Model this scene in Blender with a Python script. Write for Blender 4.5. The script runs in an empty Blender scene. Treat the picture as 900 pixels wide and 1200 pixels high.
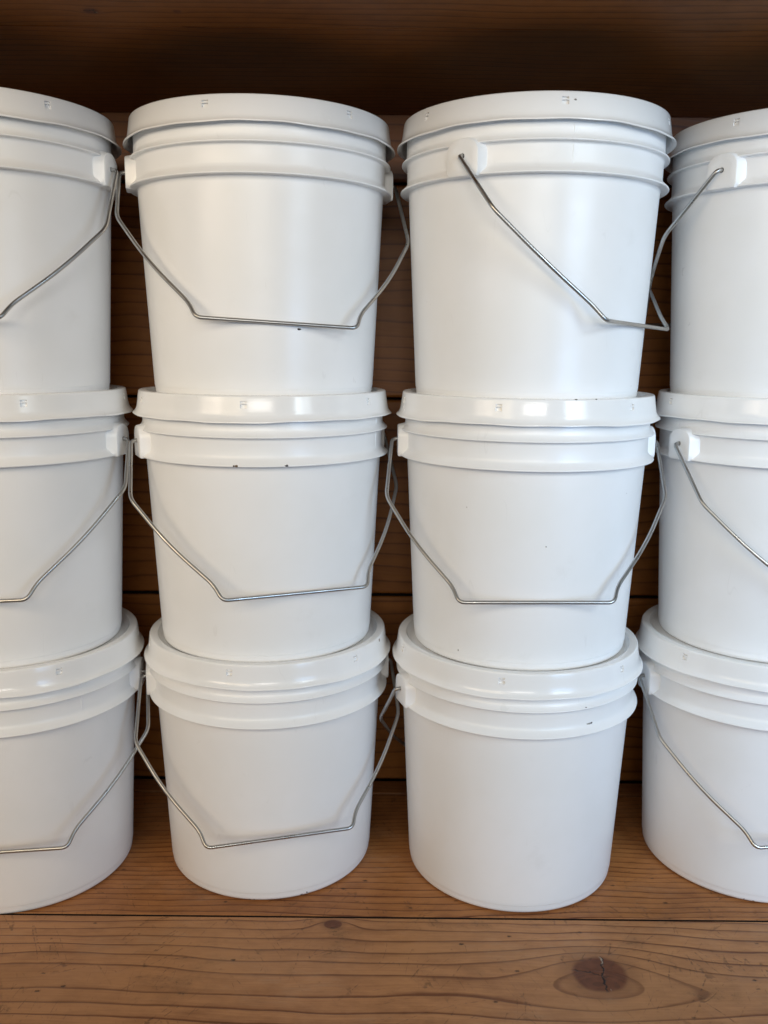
import bpy, bmesh, math, random
from mathutils import Vector, Matrix
random.seed(7)
S = bpy.context.scene
C = S.collection
R = math.radians

# ------------------------------------------------------------------ camera
cam_d = bpy.data.cameras.new('camera')
cam = bpy.data.objects.new('camera', cam_d); C.objects.link(cam)
F_PX, CAM = 1053.54, Vector((-.0077, -.8722, .5272))
PITCH, YAW, ROLL = .18641, .00101, .00894
def camera_axes():
    x0 = Vector((math.cos(YAW), math.sin(YAW), 0)); y0 = Vector((-math.sin(YAW), math.cos(YAW), 0)); z0 = Vector((0, 0, 1))
    fw = math.cos(PITCH)*y0 - math.sin(PITCH)*z0
    up = math.sin(PITCH)*y0 + math.cos(PITCH)*z0
    return math.cos(ROLL)*x0 + math.sin(ROLL)*up, -math.sin(ROLL)*x0 + math.cos(ROLL)*up, fw
rt, up, fw = camera_axes()
m = Matrix((rt, up, -fw)).transposed().to_4x4(); m.translation = CAM
cam.matrix_world = m
cam_d.sensor_fit = 'HORIZONTAL'; cam_d.sensor_width = 36; cam_d.lens = F_PX/900*36
cam_d.clip_start = .01; cam_d.clip_end = 50
cam_d.dof.use_dof = True; cam_d.dof.focus_distance = .79; cam_d.dof.aperture_fstop = 11
S.camera = cam
S.render.resolution_x, S.render.resolution_y = 768, 1024

# ------------------------------------------------------------------ light
W = bpy.data.worlds.new('World'); S.world = W; W.use_nodes = True
bg = W.node_tree.nodes['Background']
bg.inputs[0].default_value = (.70, .85, 1, 1); bg.inputs[1].default_value = .06
def area_light(name, loc, target, sx, sy, power, col):
    d = bpy.data.lights.new(name, 'AREA'); d.shape = 'RECTANGLE'; d.size = sx; d.size_y = sy
    d.energy = power; d.color = col
    o = bpy.data.objects.new(name, d); C.objects.link(o); o.location = loc
    o.rotation_euler = (Vector(target)-Vector(loc)).to_track_quat('-Z', 'Y').to_euler()
    return o
# unseen windows plus added fills, set close for falloff: warm left, cool right
def paned_light(cx, cy, cz, tx, tz, w, h, cols, rows, power, col, spread=180):
    c = Vector((cx, cy, cz)); n = (Vector((tx, 0, tz))-c).normalized(); side = n.cross(Vector((0, 0, 1))).normalized(); top = side.cross(n)
    for i in range(cols):
        for j in range(rows):
            p = c + side*((i+.5)/cols-.5)*w + top*((j+.5)/rows-.5)*h
            area_light('pane_light', p, p+n, w/cols*.86, h/rows*.90, power/cols/rows, col).data.spread = R(spread)
paned_light(-.12, -1.60, 1.02, -.05, .60, 1.0, .80, 4, 2, 3.7, (1, .875, .71))
paned_light(-.75, -1.60, 1.02, -.45, .60, .60, .80, 2, 2, 2.4, (1, .78, .47), 110)
paned_light(-1.2, -1.30, .90, -.72, .55, .60, .50, 2, 1, 2.0, (1, .82, .62), 80)  # added warm fill aimed at the left stack
paned_light(.92, -1.15, .88, .66, .50, .50, .55, 2, 2, 3.0, (.78, .92, 1), 84)  # added cool lamp, beam narrowed to keep off the left stack
paned_light(1.05, -1.40, .42, .66, .25, .60, .50, 2, 2, 2.3, (.34, .60, 1), 78)  # added low blue fill for the lower right buckets
paned_light(.05, -2.40, .86, .03, .64, .80, .42, 4, 1, 1.75, (1, .97, .91), 70)  # added frontal fill to brighten the top-row lids

S.view_settings.view_transform = 'Standard'; S.view_settings.look = 'None'
S.view_settings.exposure = -.05; S.view_settings.gamma = 1; S.view_settings.use_curve_mapping = False
S.cycles.use_denoising = True; S.cycles.use_adaptive_sampling = True; S.cycles.adaptive_threshold = .02
S.cycles.max_bounces = 8; S.cycles.diffuse_bounces = 5; S.cycles.glossy_bounces = 3

# ------------------------------------------------------------------ shader helpers
class G:
    def __init__(s, name):
        s.m = bpy.data.materials.new(name); s.m.use_nodes = True
        s.t = s.m.node_tree; s.b = s.t.nodes['Principled BSDF']
    def n(s, kind, **kw):
        nd = s.t.nodes.new(kind)
        for k, v in kw.items(): setattr(nd, k, v)
        return nd
    def put(s, sock, v):
        if isinstance(v, bpy.types.NodeSocket): s.t.links.new(v, sock)
        elif v is not None: sock.default_value = v
    def f(s, op, a, b=None, c=None, clamp=False):
        nd = s.n('ShaderNodeMath', operation=op, use_clamp=clamp)
        for i, v in enumerate((a, b, c)):
            if v is not None: s.put(nd.inputs[i], v)
        return nd.outputs[0]
    def xyz(s, x, y, z):
        nd = s.n('ShaderNodeCombineXYZ')
        for i, v in enumerate((x, y, z)): s.put(nd.inputs[i], v)
        return nd.outputs[0]
    def noise(s, vec, scale, detail=2, rough=.5, dist=0):
        nd = s.n('ShaderNodeTexNoise')
        s.put(nd.inputs['Vector'], vec); s.put(nd.inputs['Scale'], scale); s.put(nd.inputs['Detail'], detail)
        s.put(nd.inputs['Roughness'], rough); s.put(nd.inputs['Distortion'], dist)
        return nd.outputs['Fac']
    def ramp(s, v, a, b, x=0, y=1, smooth=True):
        nd = s.n('ShaderNodeMapRange', interpolation_type='SMOOTHSTEP' if smooth else 'LINEAR')
        for i, q in enumerate((v, a, b, x, y)): s.put(nd.inputs[i], q)
        return nd.outputs[0]
    def mix(s, f, a, b, mode='MIX'):
        nd = s.n('ShaderNodeMix', data_type='RGBA', blend_type=mode)
        s.put(nd.inputs[0], f); s.put(nd.inputs[6], a); s.put(nd.inputs[7], b)
        return nd.outputs[2]
    def bump(s, h, strength, dist, normal=None):
        nd = s.n('ShaderNodeBump'); s.put(nd.inputs['Strength'], strength); s.put(nd.inputs['Distance'], dist)
        s.put(nd.inputs['Height'], h)
        if normal is not None: s.put(nd.inputs['Normal'], normal)
        return nd.outputs[0]

def wood(name, across, seed, t0, freq, slope=.05, x0=0, knots=(), light=(.30, .150, .068), dark=(.165, .068, .027), worn=1.0, gloss=.35, quad=0.0):
    """Flat-sawn softwood: growth rings around a pith line at t0, bent round knots (x, t, half width, half height, lift)."""
    g = G(name)
    co = g.n('ShaderNodeTexCoord').outputs['Object']
    sp = g.n('ShaderNodeSeparateXYZ'); g.t.links.new(co, sp.inputs[0])
    x = sp.outputs[0]; t = sp.outputs[across]
    sd = seed*3.17
    # slow wander of the grain
    wv = g.noise(g.xyz(g.f('MULTIPLY', x, 2.2), g.f('MULTIPLY', t, 5), sd), 1.0, 2, .5)
    wv2 = g.noise(g.xyz(g.f('MULTIPLY', x, 9), g.f('MULTIPLY', t, 22), sd+5), 1.0, 2, .5)
    tt = g.f('ADD', t, g.f('MULTIPLY', g.f('SUBTRACT', wv, .5), .060))
    tt = g.f('ADD', tt, g.f('MULTIPLY', g.f('SUBTRACT', wv2, .5), .010))
    a = g.f('SUBTRACT', tt, t0); b = g.f('MULTIPLY', g.f('SUBTRACT', x, x0), slope)
    F = g.f('SQRT', g.f('ADD', g.f('MULTIPLY', a, a), g.f('MULTIPLY', b, b)))
    kmask = None; core = None
    for (kx, kt, hw, hh, lift) in knots:
        dx = g.f('DIVIDE', g.f('SUBTRACT', x, kx), hw); dt = g.f('DIVIDE', g.f('SUBTRACT', t, kt), hh)
        wob = g.f('MULTIPLY', g.f('SUBTRACT', g.noise(co, 45, 2), .5), .5)
        d2 = g.f('ADD', g.f('ADD', g.f('MULTIPLY', dx, dx), g.f('MULTIPLY', dt, dt)), wob)
        dxw = g.f('MULTIPLY', dx, .42); dtw = g.f('MULTIPLY', dt, .62)
        w2 = g.f('ADD', g.f('MULTIPLY', dxw, dxw), g.f('MULTIPLY', dtw, dtw))
        ex = g.f('POWER', 2.718, g.f('MULTIPLY', w2, -1.0))
        F = g.f('ADD', F, g.f('MULTIPLY', ex, lift))
        k = g.ramp(d2, .70, 1.15, 1, 0)
        h = g.ramp(d2, .8, 3.2, 1, 0)
        kmask = k if kmask is None else g.f('MAXIMUM', kmask, k)
        core = h if core is None else g.f('MAXIMUM', core, h)
    if quad: F = g.f('ADD', F, g.f('MULTIPLY', g.f('MULTIPLY', F, F), quad))
    fr = g.f('FRACT', g.f('ADD', g.f('MULTIPLY', F, freq), 20))
    band = g.f('POWER', fr, 3.2)                                  # late wood darkens towards the ring line
    line = g.f('MULTIPLY', g.ramp(fr, .80, .95), g.ramp(fr, .965, 1.0, 1, 0))
    strg = g.ramp(g.noise(g.xyz(g.f('MULTIPLY', F, freq*.8), g.f('MULTIPLY', x, .6), sd+2), 1.0, 1), .25, .75, .50, 1)
    rings = g.f('MULTIPLY', g.f('ADD', g.f('MULTIPLY', band, .42), g.f('MULTIPLY', line, .95)), strg)
    fib = g.noise(g.xyz(g.f('MULTIPLY', x, 10), g.f('MULTIPLY', tt, 520), sd), 1.0, 3, .6)
    fib2 = g.noise(g.xyz(g.f('MULTIPLY', x, 35), g.f('MULTIPLY', t, 1100), sd+9), 1.0, 2, .6)
    blot = g.noise(g.xyz(g.f('MULTIPLY', x, 7), g.f('MULTIPLY', t, 13), sd+3), 1.0, 4, .6)
    v = g.f('ADD', rings, g.f('MULTIPLY', g.f('SUBTRACT', fib, .5), .62))
    v = g.f('ADD', v, g.f('MULTIPLY', g.f('SUBTRACT', fib2, .5), .22))
    v = g.f('ADD', v, g.f('MULTIPLY', g.f('SUBTRACT', blot, .5), 1.0))
    mot = g.noise(g.xyz(g.f('MULTIPLY', x, 38), g.f('MULTIPLY', t, 85), sd+41), 1.0, 4, .65)
    v = g.f('ADD', v, g.f('MULTIPLY', g.f('SUBTRACT', mot, .5), 1.0))
    v = g.f('ADD', v, .14, clamp=True)
    col = g.mix(v, light+(1,), dark+(1,))
    hue = g.noise(g.xyz(g.f('MULTIPLY', x, 3), g.f('MULTIPLY', t, 8), sd+7), 1.0, 3)
    col = g.mix(g.ramp(hue, .40, .75, 0, .45), col, (light[0]*.82, light[1]*.88, light[2]*.95, 1))
    ht = g.f('MULTIPLY', rings, -1)
    if kmask is not None:
        rad = g.f('FRACT', g.f('MULTIPLY', F, 420))
        kc = g.mix(g.f('MULTIPLY', rad, .5), (.125, .036, .014, 1), (.042, .011, .005, 1))
        kc = g.mix(g.ramp(g.noise(co, 130, 3), .4, .8, 0, .5), kc, (.20, .066, .026, 1))
        col = g.mix(g.f('MULTIPLY', core, .45), col, (.15, .060, .024, 1))
        col = g.mix(g.f('MULTIPLY', kmask, .88), col, kc)
        for (kx, kt, hw, hh, lift) in knots[:1]:                  # checks through the heart of the knot
            px = g.f('SUBTRACT', x, kx); pt = g.f('SUBTRACT', t, kt)
            nz = g.f('MULTIPLY', g.f('SUBTRACT', g.noise(co, 160, 3), .5), .010)
            c1 = g.ramp(g.f('ABSOLUTE', g.f('ADD', g.f('ADD', g.f('MULTIPLY', px, .25), nz), g.f('SUBTRACT', pt, -.001))), .0002, .0009, 1, 0)
            c1 = g.f('MULTIPLY', c1, g.ramp(px, .2*hw, .35*hw, 1, 0))
            c2 = g.ramp(g.f('ABSOLUTE', g.f('ADD', g.f('ADD', px, -.003), g.f('ADD', nz, g.f('MULTIPLY', pt, -.12)))), .0003, .0011, 1, 0)
            ck = g.f('MULTIPLY', g.f('MAXIMUM', c1, c2), kmask)
            col = g.mix(ck, col, (.012, .006, .004, 1)); ht = g.f('SUBTRACT', ht, g.f('MULTIPLY', ck, 3))
            pale = g.f('MULTIPLY', g.ramp(g.f('ABSOLUTE', g.f('ADD', g.f('ADD', px, -.0042), nz)), .0003, .0010, 1, 0), g.f('MULTIPLY', kmask, g.ramp(g.noise(co, 150, 1), .50, .58)))
            col = g.mix(g.f('MULTIPLY', pale, .8), col, (.42, .36, .28, 1))
    # wear: fine scratches at several angles, pits and grime
    rough = .46
    if worn > .5:
        scr = None
        for i, (ang, ls, cs) in enumerate(((.9, 9, 60), (-1.05, 8, 70), (1.5, 11, 75), (.35, 7, 80))):
            ca, sa = math.cos(ang), math.sin(ang)
            p = g.f('ADD', g.f('MULTIPLY', x, ca), g.f('MULTIPLY', t, sa)); q = g.f('SUBTRACT', g.f('MULTIPLY', t, ca), g.f('MULTIPLY', x, sa))
            nz = g.noise(g.xyz(g.f('MULTIPLY', p, ls), g.f('MULTIPLY', q, cs), sd+11*i), 1.0, 1)
            ln = g.ramp(g.f('ABSOLUTE', g.f('SUBTRACT', nz, .5)), .003, .013, 1, 0)
            mk = g.ramp(g.noise(g.xyz(g.f('MULTIPLY', x, 13), g.f('MULTIPLY', t, 15), sd+31*i+4), 1.0, 3, .6), .505, .60)
            brk = g.ramp(g.noise(co, 240+20*i, 2), .42, .60)
            ln = g.f('MULTIPLY', g.f('MULTIPLY', ln, mk), brk)
            scr = ln if scr is None else g.f('MAXIMUM', scr, ln)
        pit = g.n('ShaderNodeTexVoronoi'); g.put(pit.inputs['Vector'], g.xyz(g.f('MULTIPLY', x, .6), t, sd)); g.put(pit.inputs['Scale'], 75)
        pd = g.f('ADD', pit.outputs['Distance'], g.f('MULTIPLY', g.noise(co, 600, 1), .10))
        sc = g.n('ShaderNodeSeparateColor'); g.t.links.new(pit.outputs['Color'], sc.inputs[0])
        pits = g.f('MULTIPLY', g.ramp(pd, .11, .19, 1, 0), g.ramp(sc.outputs[0], .74, .82, smooth=False))
        grime = g.ramp(g.noise(g.xyz(g.f('MULTIPLY', x, 16), g.f('MULTIPLY', t, 20), sd+17), 1.0, 5, .65), .56, .74)
        fleck = g.f('MULTIPLY', grime, g.ramp(g.noise(co, 330, 3, .7), .52, .66))
        pale = g.f('MULTIPLY', g.ramp(g.noise(g.xyz(g.f('MULTIPLY', x, 9), g.f('MULTIPLY', t, 17), sd+23), 1.0, 5, .7), .52, .72), g.ramp(fib2, .35, .65))
        col = g.mix(g.f('MULTIPLY', pale, .32*worn), col, (.42, .29, .19, 1))
        col = g.mix(g.f('MULTIPLY', grime, .34*worn), col, (.125, .082, .050, 1))
        col = g.mix(g.f('MULTIPLY', fleck, .70*worn), col, (.055, .030, .018, 1))
        col = g.mix(g.f('MULTIPLY', scr, .50*worn), col, (.050, .022, .010, 1))
        col = g.mix(g.f('MULTIPLY', pits, .85*worn), col, (.035, .016, .008, 1))
        ht = g.f('SUBTRACT', ht, g.f('MULTIPLY', g.f('ADD', scr, pits), 1.2*worn))
        rough = g.f('ADD', g.ramp(blot, .3, .7, .40, .56), g.f('MULTIPLY', grime, .15))
    ht = g.f('ADD', ht, g.f('MULTIPLY', fib, .5)) if worn > .8 else fib
    g.put(g.b.inputs['Base Color'], col); g.put(g.b.inputs['Roughness'], rough)
    g.put(g.b.inputs['Specular IOR Level'], gloss)
    g.put(g.b.inputs['Normal'], g.bump(ht, .35, .0006))
    return g.m

def plastic(name, base, rough, sheen_noise, seed):
    g = G(name)
    co = g.n('ShaderNodeTexCoord').outputs['Object']
    oi = g.n('ShaderNodeObjectInfo').outputs['Random']
    sp = g.n('ShaderNodeSeparateXYZ'); g.t.links.new(co, sp.inputs[0])
    off = g.f('MULTIPLY', oi, 37)
    vec = g.xyz(g.f('ADD', sp.outputs[0], off), sp.outputs[1], sp.outputs[2])
    big = g.noise(vec, 14, 3, .55)
    sm = g.noise(vec, 90, 4, .6)
    # faint rubbed smudges and hairline scuffs
    smu = g.ramp(g.noise(vec, 26, 5, .65), .60, .80)
    nz = g.noise(g.xyz(g.f('MULTIPLY', g.f('ADD', sp.outputs[0], off), 60), g.f('MULTIPLY', sp.outputs[1], 60), g.f('MULTIPLY', sp.outputs[2], 14)), 1.0, 1)
    hair = g.f('MULTIPLY', g.ramp(g.f('ABSOLUTE', g.f('SUBTRACT', nz, .5)), .002, .010, 1, 0), g.ramp(g.noise(vec, 30, 2), .60, .68))
    col = g.mix(g.ramp(big, .3, .7), base+(1,), (base[0]*.965, base[1]*.965, base[2]*.955, 1))
    col = g.mix(g.f('MULTIPLY', smu, .11), col, (.52, .50, .46, 1))
    col = g.mix(g.f('MULTIPLY', hair, .10), col, (.45, .44, .42, 1))
    spk = g.n('ShaderNodeTexVoronoi'); g.put(spk.inputs['Vector'], vec); g.put(spk.inputs['Scale'], 42)
    sc = g.n('ShaderNodeSeparateColor'); g.t.links.new(spk.outputs['Color'], sc.inputs[0])
    dots = g.f('MULTIPLY', g.ramp(spk.outputs['Distance'], .016, .034, 1, 0), g.ramp(sc.outputs[0], .90, .93, smooth=False))
    col = g.mix(g.f('MULTIPLY', dots, .55), col, (.22, .19, .15, 1))
    g.put(g.b.inputs['Base Color'], col)
    r = g.f('ADD', g.ramp(big, .3, .7, rough-.04, rough+.05), g.f('MULTIPLY', g.f('SUBTRACT', sm, .5), sheen_noise))
    g.put(g.b.inputs['Roughness'], g.f('ADD', r, g.f('MULTIPLY', smu, .12)))
    g.put(g.b.inputs['IOR'], 1.5)

    wavy = g.noise(g.xyz(sp.outputs[0], sp.outputs[1], g.f('MULTIPLY', sp.outputs[2], .55)), 22, 2)
    g.put(g.b.inputs['Normal'], g.bump(wavy, .25, .0016))
    return g.m

def wire_metal():
    g = G('galvanised_wire')
    co = g.n('ShaderNodeTexCoord').outputs['Object']
    nz = g.noise(co, 60, 4, .6); n2 = g.noise(co, 900, 2)
    g.put(g.b.inputs['Base Color'], g.mix(nz, (.60, .59, .57, 1), (.36, .355, .345, 1)))
    g.put(g.b.inputs['Metallic'], 1.0); g.put(g.b.inputs['Roughness'], g.ramp(nz, .3, .7, .26, .42))
    g.put(g.b.inputs['Normal'], g.bump(n2, .15, .0002))
    return g.m

def plain(name, col, rough):
    g = G(name); co = g.n('ShaderNodeTexCoord').outputs['Object']
    g.put(g.b.inputs['Base Color'], g.mix(g.noise(co, 300, 3), col+(1,), tuple(c*.6 for c in col)+(1,)))
    g.put(g.b.inputs['Roughness'], rough)
    return g.m

M_BODY = plastic('white_bucket_plastic', (.880, .886, .894), .32, .04, 1)
M_LID = plastic('white_lid_plastic', (.885, .887, .888), .17, .08, 2)
M_WIRE = wire_metal()
M_DIRT = plain('dry_dirt', (.045, .035, .028), .9)
M_RUST = plain('brown_grime', (.20, .13, .08), .9)
M_SMUDGE = plain('grey_scuff', (.34, .33, .31), .8)
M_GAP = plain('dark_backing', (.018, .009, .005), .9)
M_HAIR = plain('pale_fibre', (.16, .13, .10), .6)

# ------------------------------------------------------------------ mesh helpers
def mesh_obj(name, verts, faces, mat, parent=None, smooth=True, me=None):
    if me is None:
        me = bpy.data.meshes.new(name); me.from_pydata(verts, [], faces); me.update()
        me.materials.append(mat)
        if smooth:
            me.polygons.foreach_set('use_smooth', [True]*len(me.polygons))
    o = bpy.data.objects.new(name, me); C.objects.link(o)
    if parent: o.parent = parent
    return o
def fix_normals(me, angle=None):
    bm = bmesh.new(); bm.from_mesh(me); bmesh.ops.recalc_face_normals(bm, faces=bm.faces); 
    if angle:
        for e in bm.edges:
            if len(e.link_faces) == 2 and e.calc_face_angle(0) > angle: e.smooth = False
    bm.to_mesh(me); bm.free()

def eased_box(lo, hi, b):
    """box with eased long edges (runs along x); cross-section octagon-like."""
    x0, y0, z0 = lo; x1, y1, z1 = hi
    k = b*.35
    sec = [(y0+b, z0), (y1-b, z0), (y1-k, z0+k), (y1, z0+b), (y1, z1-b), (y1-k, z1-k), (y1-b, z1), (y0+b, z1), (y0+k, z1-k), (y0, z1-b), (y0, z0+b), (y0+k, z0+k)]
    n = len(sec); v = [(x0, y, z) for y, z in sec]+[(x1, y, z) for y, z in sec]
    f = [(i, (i+1) % n, n+(i+1) % n, n+i) for i in range(n)]+[tuple(range(n))[::-1], tuple(range(n, 2*n))]
    return v, f
def plank(parent, lo, hi, mat, b=.0022):
    v, f = eased_box(lo, hi, b)
    o = mesh_obj('plank', v, f, mat, parent, smooth=False); fix_normals(o.data)
    o.data.materials.append(M_GAP)                                 # sawn side faces coloured dark: joint shade put into the colour
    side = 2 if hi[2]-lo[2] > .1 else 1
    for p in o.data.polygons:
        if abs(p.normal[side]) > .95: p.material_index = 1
    return o
def slab(name, lo, hi):
    v, f = eased_box(lo, hi, .001)
    o = mesh_obj(name, v, f, M_GAP, smooth=False); fix_normals(o.data); o['kind'] = 'structure'
    return o

# ------------------------------------------------------------------ the setting: a boarded shelf bay
YW, ZC, XL = .1526, .7665, 1.05
floor = slab('floor', (-XL-.02, -.350, -.060), (XL+.02, YW+.04, -.041))
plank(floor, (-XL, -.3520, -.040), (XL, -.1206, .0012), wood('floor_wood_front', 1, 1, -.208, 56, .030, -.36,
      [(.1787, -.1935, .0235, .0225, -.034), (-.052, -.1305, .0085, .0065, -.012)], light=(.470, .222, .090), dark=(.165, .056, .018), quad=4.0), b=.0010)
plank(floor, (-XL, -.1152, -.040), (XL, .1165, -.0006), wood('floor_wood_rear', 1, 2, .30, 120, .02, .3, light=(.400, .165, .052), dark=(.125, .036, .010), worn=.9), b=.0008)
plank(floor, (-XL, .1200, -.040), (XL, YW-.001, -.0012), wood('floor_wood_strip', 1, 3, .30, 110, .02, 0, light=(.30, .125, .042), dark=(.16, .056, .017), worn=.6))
wall = slab('back_wall', (-XL-.02, YW+.021, -.04), (XL+.02, YW+.040, .98))
zs = [-.002, .2337, .4645, .6969, .929]
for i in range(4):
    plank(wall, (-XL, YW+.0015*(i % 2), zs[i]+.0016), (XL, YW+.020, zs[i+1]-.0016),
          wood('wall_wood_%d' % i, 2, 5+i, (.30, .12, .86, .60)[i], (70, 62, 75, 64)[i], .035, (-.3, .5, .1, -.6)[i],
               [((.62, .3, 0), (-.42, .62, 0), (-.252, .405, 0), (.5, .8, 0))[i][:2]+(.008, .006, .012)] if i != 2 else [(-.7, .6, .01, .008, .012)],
               light=((.300, .108, .019) if i < 3 else (.16, .050, .010)), dark=((.135, .041, .007) if i < 3 else (.07, .019, .004)), worn=.35), b=.0028)  # top board darkened: shade under the ceiling put into its colour
ceil = slab('ceiling', (-XL-.02, -.255, ZC+.041), (XL+.02, YW+.04, ZC+.060))
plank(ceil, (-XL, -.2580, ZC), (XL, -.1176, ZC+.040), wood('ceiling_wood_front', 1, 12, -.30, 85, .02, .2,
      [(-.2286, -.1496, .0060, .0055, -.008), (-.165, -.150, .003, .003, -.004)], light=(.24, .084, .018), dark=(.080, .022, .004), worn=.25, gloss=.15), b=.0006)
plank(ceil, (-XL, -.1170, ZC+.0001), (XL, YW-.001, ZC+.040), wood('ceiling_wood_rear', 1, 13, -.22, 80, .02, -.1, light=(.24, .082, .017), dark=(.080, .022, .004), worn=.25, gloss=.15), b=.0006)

# ------------------------------------------------------------------ bucket pieces
SEG = 168
def lathe(prof, angles, closed_bottom=False):
    n = len(angles); v = []; f = []
    for r, z in prof:
        for a in angles: v.append((r*math.cos(a), r*math.sin(a), z))
    for i in range(len(prof)-1):
        for j in range(n):
            k = (j+1) % n
            f.append((i*n+j, i*n+k, (i+1)*n+k, (i+1)*n+j))
    return v, f
def arc(cx, cz, r, a0, a1, n):
    return [(cx+r*math.cos(R(a0+(a1-a0)*i/n)), cz+r*math.sin(R(a0+(a1-a0)*i/n))) for i in range(n+1)]
PITCH_Z = .23883           # one bucket's height in a stack
def body_radius(z): return .1040+(.1128-.1040)*(z-.009)/.172
def body_profile():
    p = [(.001, .003), (.060, .003), (.0925, .003), (.0950, .0006), (.0962, 0), (.0990, 0)]
    p += arc(.0990, .0042, .0042, -80, 0, 6)
    p += [(.10330, .0060), (.1036, .0072), (.1036, .0078), (.10385, .0084), (.1040, .0092)]
    p += [(body_radius(z), z) for z in (.012, .03, .055, .08, .105, .13, .155, .172, .178)]
    p += [(.1129, .1812), (.1135, .1822), (.1150, .1826), (.1194, .1826)] + arc(.1195, .1836, .0010, -90, 70, 5)
    p += [(.1185, .1858), (.1168, .1874), (.1154, .1888), (.1147, .1902), (.1144, .1920), (.1145, .1990), (.1147, .2048)]
    p += [(.1150, .2062), (.1160, .2069), (.1186, .2070)] + arc(.1187, .2079, .0009, -90, 70, 5)
    p += [(.1178, .2099), (.1166, .2113), (.1157, .2126), (.1153, .2142), (.1152, .2170), (.1152, .2350)]
    return p
BODY = None
def lid_profile():
    p = [(.001, PITCH_Z-.0004), (.090, PITCH_Z-.0004), (.1055, PITCH_Z-.0004), (.1068, PITCH_Z), (.1078, PITCH_Z+.0010), (.1098, .2420)]
    p += arc(.1110, .2420, .0012, 175, 95, 4)
    p += [(.1130, .2434), (.1158, .2433)] + arc(.1164, .2417, .0016, 86, 10, 5)
    p += [(.1182, .2404), (.1184, .2392), (.1185, .2386), (.1187, .2370), (.1188, .2362), (.1193, .2328), (.1197, .2300), (.1202, .2275), (.1209, .2255), (.1218, .2240), (.1230, .2228)]
    p += [(.1238, .2222), (.12400, .2217), (.12395, .2211), (.1234, .2208), (.1226, .2211), (.1208, .2222), (.1192, .2250), (.1180, .2300), (.1160, .2360)]
    return p
SLOT_ROWS = ((.2386, .2370), (.2362, .2328))
def make_lid_mesh(seed):
    rnd = random.Random(seed)
    half = .0027/.119
    slots = [R(60*i) for i in range(6)]
    ang = []
    for i in range(SEG):
        a = 2*math.pi*i/SEG
        if min(abs((a-s+math.pi) % (2*math.pi)-math.pi) for s in slots) > half*1.35: ang.append(a)
    for s in slots: ang += [(s-half) % (2*math.pi), (s+half) % (2*math.pi)]
    ang.sort()
    prof = lid_profile(); v, f = lathe(prof, ang); n = len(ang)
    # the moulded lip is never perfectly even
    ph = [rnd.uniform(0, 6.28) for _ in range(5)]
    vv = []
    for idx, (x, y, z) in enumerate(v):
        i, j = divmod(idx, n); a = ang[j]; r = prof[i][0]
        if z < .2285 and r > .117:
            w = (.2285-z)/.007
            z += w*(.00045*math.sin(3*a+ph[0])+.00030*math.sin(7*a+ph[1])+.00018*math.sin(17*a+ph[2]))
            k = 1+w*(.0012*math.sin(2*a+ph[3])+.0008*math.sin(5*a+ph[4]))
            x *= k; y *= k
        vv.append((x, y, z))
    me = bpy.data.meshes.new('lid'); me.from_pydata(vv, [], f); me.materials.append(M_LID)
    bm = bmesh.new(); bm.from_mesh(me)
    for fc in bm.faces: fc.smooth = True
    sel = []
    for fc in bm.faces:
        c = fc.calc_center_median()
        if math.hypot(c.x, c.y) < .1180: continue
        if any(zb < c.z < zt for zt, zb in SLOT_ROWS):
            a = math.atan2(c.y, c.x)
            if min(abs((a-s+math.pi) % (2*math.pi)-math.pi) for s in slots) < half*.5: sel.append(fc)
    ret = bmesh.ops.extrude_discrete_faces(bm, faces=sel)
    for fc in ret['faces']:
        c = fc.calc_center_median(); d = Vector((c.x, c.y, 0)).normalized()*-.0022
        for q in fc.verts: q.co += d
        fc.smooth = False
    bmesh.ops.recalc_face_normals(bm, faces=bm.faces)
    for e in bm.edges:
        if len(e.link_faces) == 2 and e.calc_face_angle(0) > .9: e.smooth = False
    bm.to_mesh(me); bm.free()
    return me
EAR_Z, EAR_FACE = .1977, .1226
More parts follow.
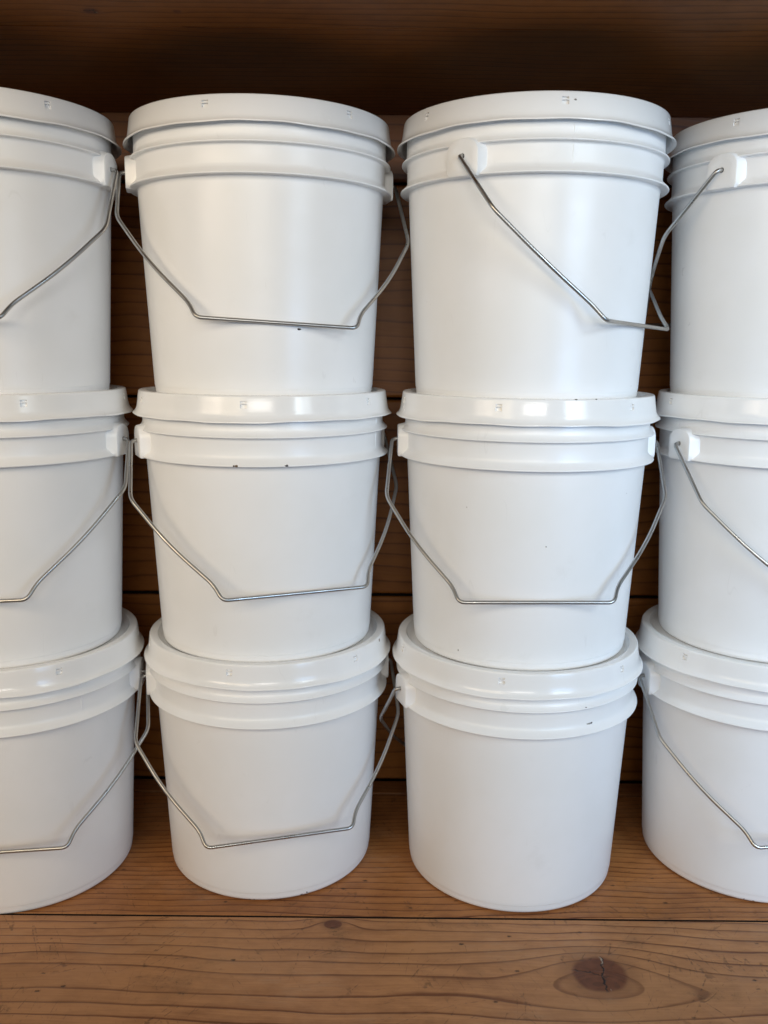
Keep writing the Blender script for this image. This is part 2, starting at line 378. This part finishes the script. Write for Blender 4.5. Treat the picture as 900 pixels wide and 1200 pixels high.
def make_ear_mesh():
    """arched boss on the +x side with a hole for the wire"""
    N = 40; hw = .0148; top = .2118; bot = .1822; eh = .0105; hr = .0023
    def outline(k, lift):                                          # k scales outwards, towards the wall
        pts = []
        w = hw+k
        for i in range(N):
            a = 2*math.pi*(i+.5)/N; dy, dz = math.cos(a), math.sin(a)
            # ray from hole centre to the outline: straight sides, arched top, flat bottom
            best = 1e9
            if abs(dy) > 1e-6: best = min(best, w/abs(dy))
            if dz < 0: best = min(best, (EAR_Z-bot+lift)/-dz)
            h = eh+k*.7; cz = top+k*.7-h                             # arched top: half an ellipse, w by h
            A = (dy/w)**2+(dz/h)**2; B = dz*(EAR_Z-cz)/h**2; D = B*B-A*(((EAR_Z-cz)/h)**2-1)
            if D > 0 and dz > 0:
                tt = (-B+math.sqrt(D))/A
                if EAR_Z+tt*dz > cz: best = min(best, tt)
            pts.append((dy*best, EAR_Z+dz*best))
        return pts
    hole = [(hr*math.cos(2*math.pi*(i+.5)/N), EAR_Z+hr*math.sin(2*math.pi*(i+.5)/N)) for i in range(N)]
    rings = [(.1120, hole), (EAR_FACE, hole), (EAR_FACE, [(y*.6, EAR_Z+(z-EAR_Z)*.6) for y, z in outline(-.0012, -.0010)]), (EAR_FACE, outline(-.0012, -.0010)),
             (EAR_FACE-.0004, outline(-.0004, -.0004)), (EAR_FACE-.0014, outline(0, 0)), (.1170, outline(.0014, .0000)), (.1080, outline(.0052, .0002))]
    v = []; f = []
    for x, pts in rings:
        for y, z in pts: v.append((x, y, z))
    for i in range(len(rings)-1):
        for j in range(N):
            k = (j+1) % N
            f.append((i*N+j, i*N+k, (i+1)*N+k, (i+1)*N+j))
    me = bpy.data.meshes.new('ear'); me.from_pydata(v, [], f); me.materials.append(M_BODY)
    me.polygons.foreach_set('use_smooth', [True]*len(me.polygons)); fix_normals(me, .6)
    return me
def fillet(pts, rad, n=7):
    out = [Vector(pts[0])]
    for i in range(1, len(pts)-1):
        p0, p, p1 = Vector(pts[i-1]), Vector(pts[i]), Vector(pts[i+1])
        a = (p0-p); b = (p1-p); r = min(rad[i], a.length*.48, b.length*.48)
        a.normalize(); b.normalize(); A = p+a*r; B = p+b*r
        for k in range(n+1):
            t = k/n; out.append(A*(1-t)**2+p*2*t*(1-t)+B*t*t)
    out.append(Vector(pts[-1])); return out
def tube(path, r, n=12):
    v = []; f = []; tprev = None; nrm = None
    for i, p in enumerate(path):
        t = (path[min(i+1, len(path)-1)]-path[max(i-1, 0)]).normalized()
        if nrm is None: nrm = t.orthogonal().normalized()
        else:
            nrm = (nrm-t*nrm.dot(t)).normalized()
        b = t.cross(nrm)
        for k in range(n):
            a = 2*math.pi*k/n; v.append(tuple(p+(nrm*math.cos(a)+b*math.sin(a))*r))
    for i in range(len(path)-1):
        for k in range(n):
            l = (k+1) % n; f.append((i*n+k, i*n+l, (i+1)*n+l, (i+1)*n+k))
    f.append(tuple(range(n))[::-1]); f.append(tuple(range((len(path)-1)*n, len(path)*n)))
    return v, f
US, VS, UK, VK, UG, VG, UE = .1300, .0649, .0727, .1567, .0675, .1725, .1278
def bail_path(alpha, tw, du):
    half = [(.110, 0, 0), (UE, 0, .005), (US, VS, .007), (.5*(US+UK)+.0035, .5*(VS+VK)+.003, .05), (UK, VK, .007), (UG, VG, .0055)]
    pts = [(-u, v, r) for u, v, r in half]+[(u, v, r) for u, v, r in half[::-1]]
    P = []; rad = []
    for u, v, r in pts:
        w = min(1, v/.05); U = u+du*w; V = v+tw*u*w
        P.append((U, -V*math.sin(alpha), EAR_Z-V*math.cos(alpha))); rad.append(r)
    return fillet(P, rad)

bang = [2*math.pi*i/SEG for i in range(SEG)]
bv, bf = lathe(body_profile(), bang)
BODY = bpy.data.meshes.new('body'); BODY.from_pydata(bv, [], bf); BODY.materials.append(M_BODY)
BODY.polygons.foreach_set('use_smooth', [True]*len(BODY.polygons)); fix_normals(BODY, .75)
EAR = make_ear_mesh()
LIDS = [make_lid_mesh(i) for i in range(4)]

# col,row: x, y, turn of the ears, bail swing, bail twist, bail shift, world angle of one lid slot
SPOTS = {
 (1, 0): (-.3743, -.0186, 5.4, 45.0, -.0255, .0041, -49.8), (1, 1): (-.3755, -.0188, -6.0, 39.6, -.0900, .0063, -56.8), (1, 2): (-.3749, -.0228, -5.3, 41.7, .0701, .0053, -39.4),
 (2, 0): (-.1250, .0078, 12.7, 45.9, -.0286, -.0033, -100.0), (2, 1): (-.1260, .0065, 24.8, 41.4, .0163, -.0073, -90.8), (2, 2): (-.1250, .0083, 13.7, 39.7, .0720, -.0005, -104.4),
 (3, 0): (.1250, -.0078, 18.6, -41.2, .0137, .0010, -104.0), (3, 1): (.1264, -.0068, 1.0, 41.2, -.0038, -.0037, -109.6), (3, 2): (.1245, -.0073, 53.7, 40.2, .0476, -.0054, -147.4),
 (4, 0): (.3783, .0089, 7.0, 46.1, -.0159, .0066, -146.8), (4, 1): (.3822, .0142, 21.1, 41.8, -.0113, .0016, -170.0), (4, 2): (.3786, .0148, 35.8, -42.8, -.0394, -.0025, -140.2)}
LABELS = {
 (1, 0): 'white plastic bucket at the bottom of the leftmost stack, standing on the boards',
 (1, 1): 'white plastic bucket in the middle of the leftmost stack, cut by the left edge',
 (1, 2): 'white plastic bucket on top of the leftmost stack, cut by the left edge',
 (2, 0): 'bottom white bucket of second stack from left, wire handle tilting up to the right',
 (2, 1): 'middle white bucket of second stack from left, two dark specks on its lower rib',
 (2, 2): 'top white bucket of second stack from left, handle hanging level across its front',
 (3, 0): 'bottom white bucket of third stack from left, no handle across its front',
 (3, 1): 'middle white bucket of third stack from left, handle hanging level across its front',
 (3, 2): 'top white bucket of third stack, handle hooked at front ear and hanging diagonally right',
 (4, 0): 'white plastic bucket at the bottom of the rightmost stack, standing on the boards',
 (4, 1): 'white plastic bucket in the middle of the rightmost stack, cut by the right edge',
 (4, 2): 'white plastic bucket on top of the rightmost stack, handle hanging back into the gap'}
SEAMS = {(3, 2): -82.8, (1, 0): -39.2, (2, 1): -18.0}
# (world angle, radius, height, width, height of speck, material, in which part)
SPECKS = {
 (2, 1): [(-94.0, .1205, .1839, .0016, .0011, M_RUST), (-95.1, .1205, .1837, .0009, .0009, M_DIRT), (-73.6, .1205, .1838, .0020, .0009, M_DIRT)],
 (2, 2): [(-66.2, body_radius(.06), .060, .0020, .0009, M_DIRT)],
 (3, 0): [(-62.2, .1146, .1905, .0030, .0009, M_SMUDGE), (-60.8, .1146, .1908, .0011, .0007, M_DIRT), (-66.0, .1187, .2088, .0011, .0005, M_DIRT)],
 (2, 0): [(-95.1, .1020, .0016, .0016, .0007, M_DIRT), (-92.6, .1020, .0014, .0009, .0006, M_DIRT), (-64.0, .1030, .0034, .0010, .0007, M_DIRT), (-67.0, .1026, .0022, .0014, .0006, M_DIRT)],
 (3, 1): [(-87.3, body_radius(.1165), .1165, .0007, .0006, M_SMUDGE), (-129.2, body_radius(.0125), .0125, .0008, .0007, M_SMUDGE)],
 (4, 0): [(-105.8, .1024, .0020, .0013, .0006, M_DIRT), (-110.5, .1026, .0024, .0010, .0005, M_DIRT)]}
LID_SPECKS = {(2, 0): [(-17.3, .1183, .2395, .0013, .0017, M_RUST)], (3, 1): [(-78.2, .1172, .2431, .0011, .0006, M_DIRT), (-69.1, .1172, .2431, .0009, .0006, M_DIRT)], (3, 2): [(-83.7, .1187, .2365, .0012, .0008, M_SMUDGE)]}
def speck(parent, ang, r, z, w, h, mat):
    """a flattened uneven crumb stuck to the wall"""
    rnd = random.Random(int(ang*10)); n = 9; v = [(r+.0004, 0, z)]; f = []
    for i in range(n):
        a = 2*math.pi*i/n; k = rnd.uniform(.6, 1.15); v.append((r+.0002, w*k*math.cos(a), z+h*k*math.sin(a)))
    for i in range(n):
        a = 2*math.pi*i/n; k = rnd.uniform(.9, 1.3); v.append((r-.0008, v[i+1][1]*k, z+(v[i+1][2]-z)*k))
    for i in range(n):
        k = (i+1) % n; f += [(0, 1+i, 1+k), (1+i, 1+n+i, 1+n+k, 1+k)]
    o = mesh_obj('dirt_speck', v, f, mat, parent); fix_normals(o.data)
    o.rotation_euler = (0, 0, R(ang)-parent.rotation_euler.z-(parent.parent.rotation_euler.z if parent.parent else 0))
    return o
idx = 0
for (c, r), (x, y, th, al, tw, du, slot) in SPOTS.items():
    b = bpy.data.objects.new('bucket', None); C.objects.link(b); b.empty_display_size = .05
    b.location = (x, y, r*PITCH_Z); b.rotation_euler = (0, 0, R(th))
    b['label'] = LABELS[(c, r)]; b['category'] = 'bucket'; b['group'] = 'white lidded buckets stacked on the shelf'
    mesh_obj('body', None, None, None, b, me=BODY)
    lid = mesh_obj('lid', None, None, None, b, me=LIDS[idx % 4]); lid.rotation_euler = (0, 0, R(slot-th))
    for s in (0, 180):
        e = mesh_obj('ear', None, None, None, b, me=EAR); e.rotation_euler = (0, 0, R(s))
    v, f = tube(bail_path(R(al), tw, du), .00175)
    h = mesh_obj('wire_handle', v, f, M_WIRE, b); fix_normals(h.data, .8)
    if (c, r) in SEAMS:
        v, f = [], []
        for i, (rr, z) in enumerate(((.1146, .1905), (.1149, .1990), (.1150, .2050), (.1157, .2135), (.1155, .2190))):
            for dy in (-.0005, .0005): v += [(rr, dy, z)]
        f = [(2*i, 2*i+1, 2*i+3, 2*i+2) for i in (0, 1, 3)]
        v += [(q[0]-.001, q[1]*2.2, q[2]) for q in v]
        f += [(2*i+s, 2*i+2+s, 12+2*i+s-2+2-0, 10+2*i+s) for i in (0, 1, 3) for s in (0, 1)]
        o = mesh_obj('mould_seam', v, f, M_BODY, b, smooth=False); o.rotation_euler = (0, 0, R(SEAMS[(c, r)]-th)); fix_normals(o.data)
    for s in SPECKS.get((c, r), ()): speck(b, *s)
    for s in LID_SPECKS.get((c, r), ()): speck(lid, *s)
    idx += 1

# a stray fibre curling up from the lid of the second stack
hp = [Vector((-.168, -.075, 2*PITCH_Z+.2432)), Vector((-.165, -.070, 2*PITCH_Z+.2490)), Vector((-.158, -.068, 2*PITCH_Z+.2520)), Vector((-.150, -.069, 2*PITCH_Z+.2495)), Vector((-.146, -.074, 2*PITCH_Z+.2432))]
v, f = tube(fillet(hp, [.004]*5, 5), .00012, 5)
o = mesh_obj('fibre', v, f, M_HAIR)
o['label'] = 'thin stray fibre curling above the lid of the top bucket, second stack'; o['category'] = 'fibre'
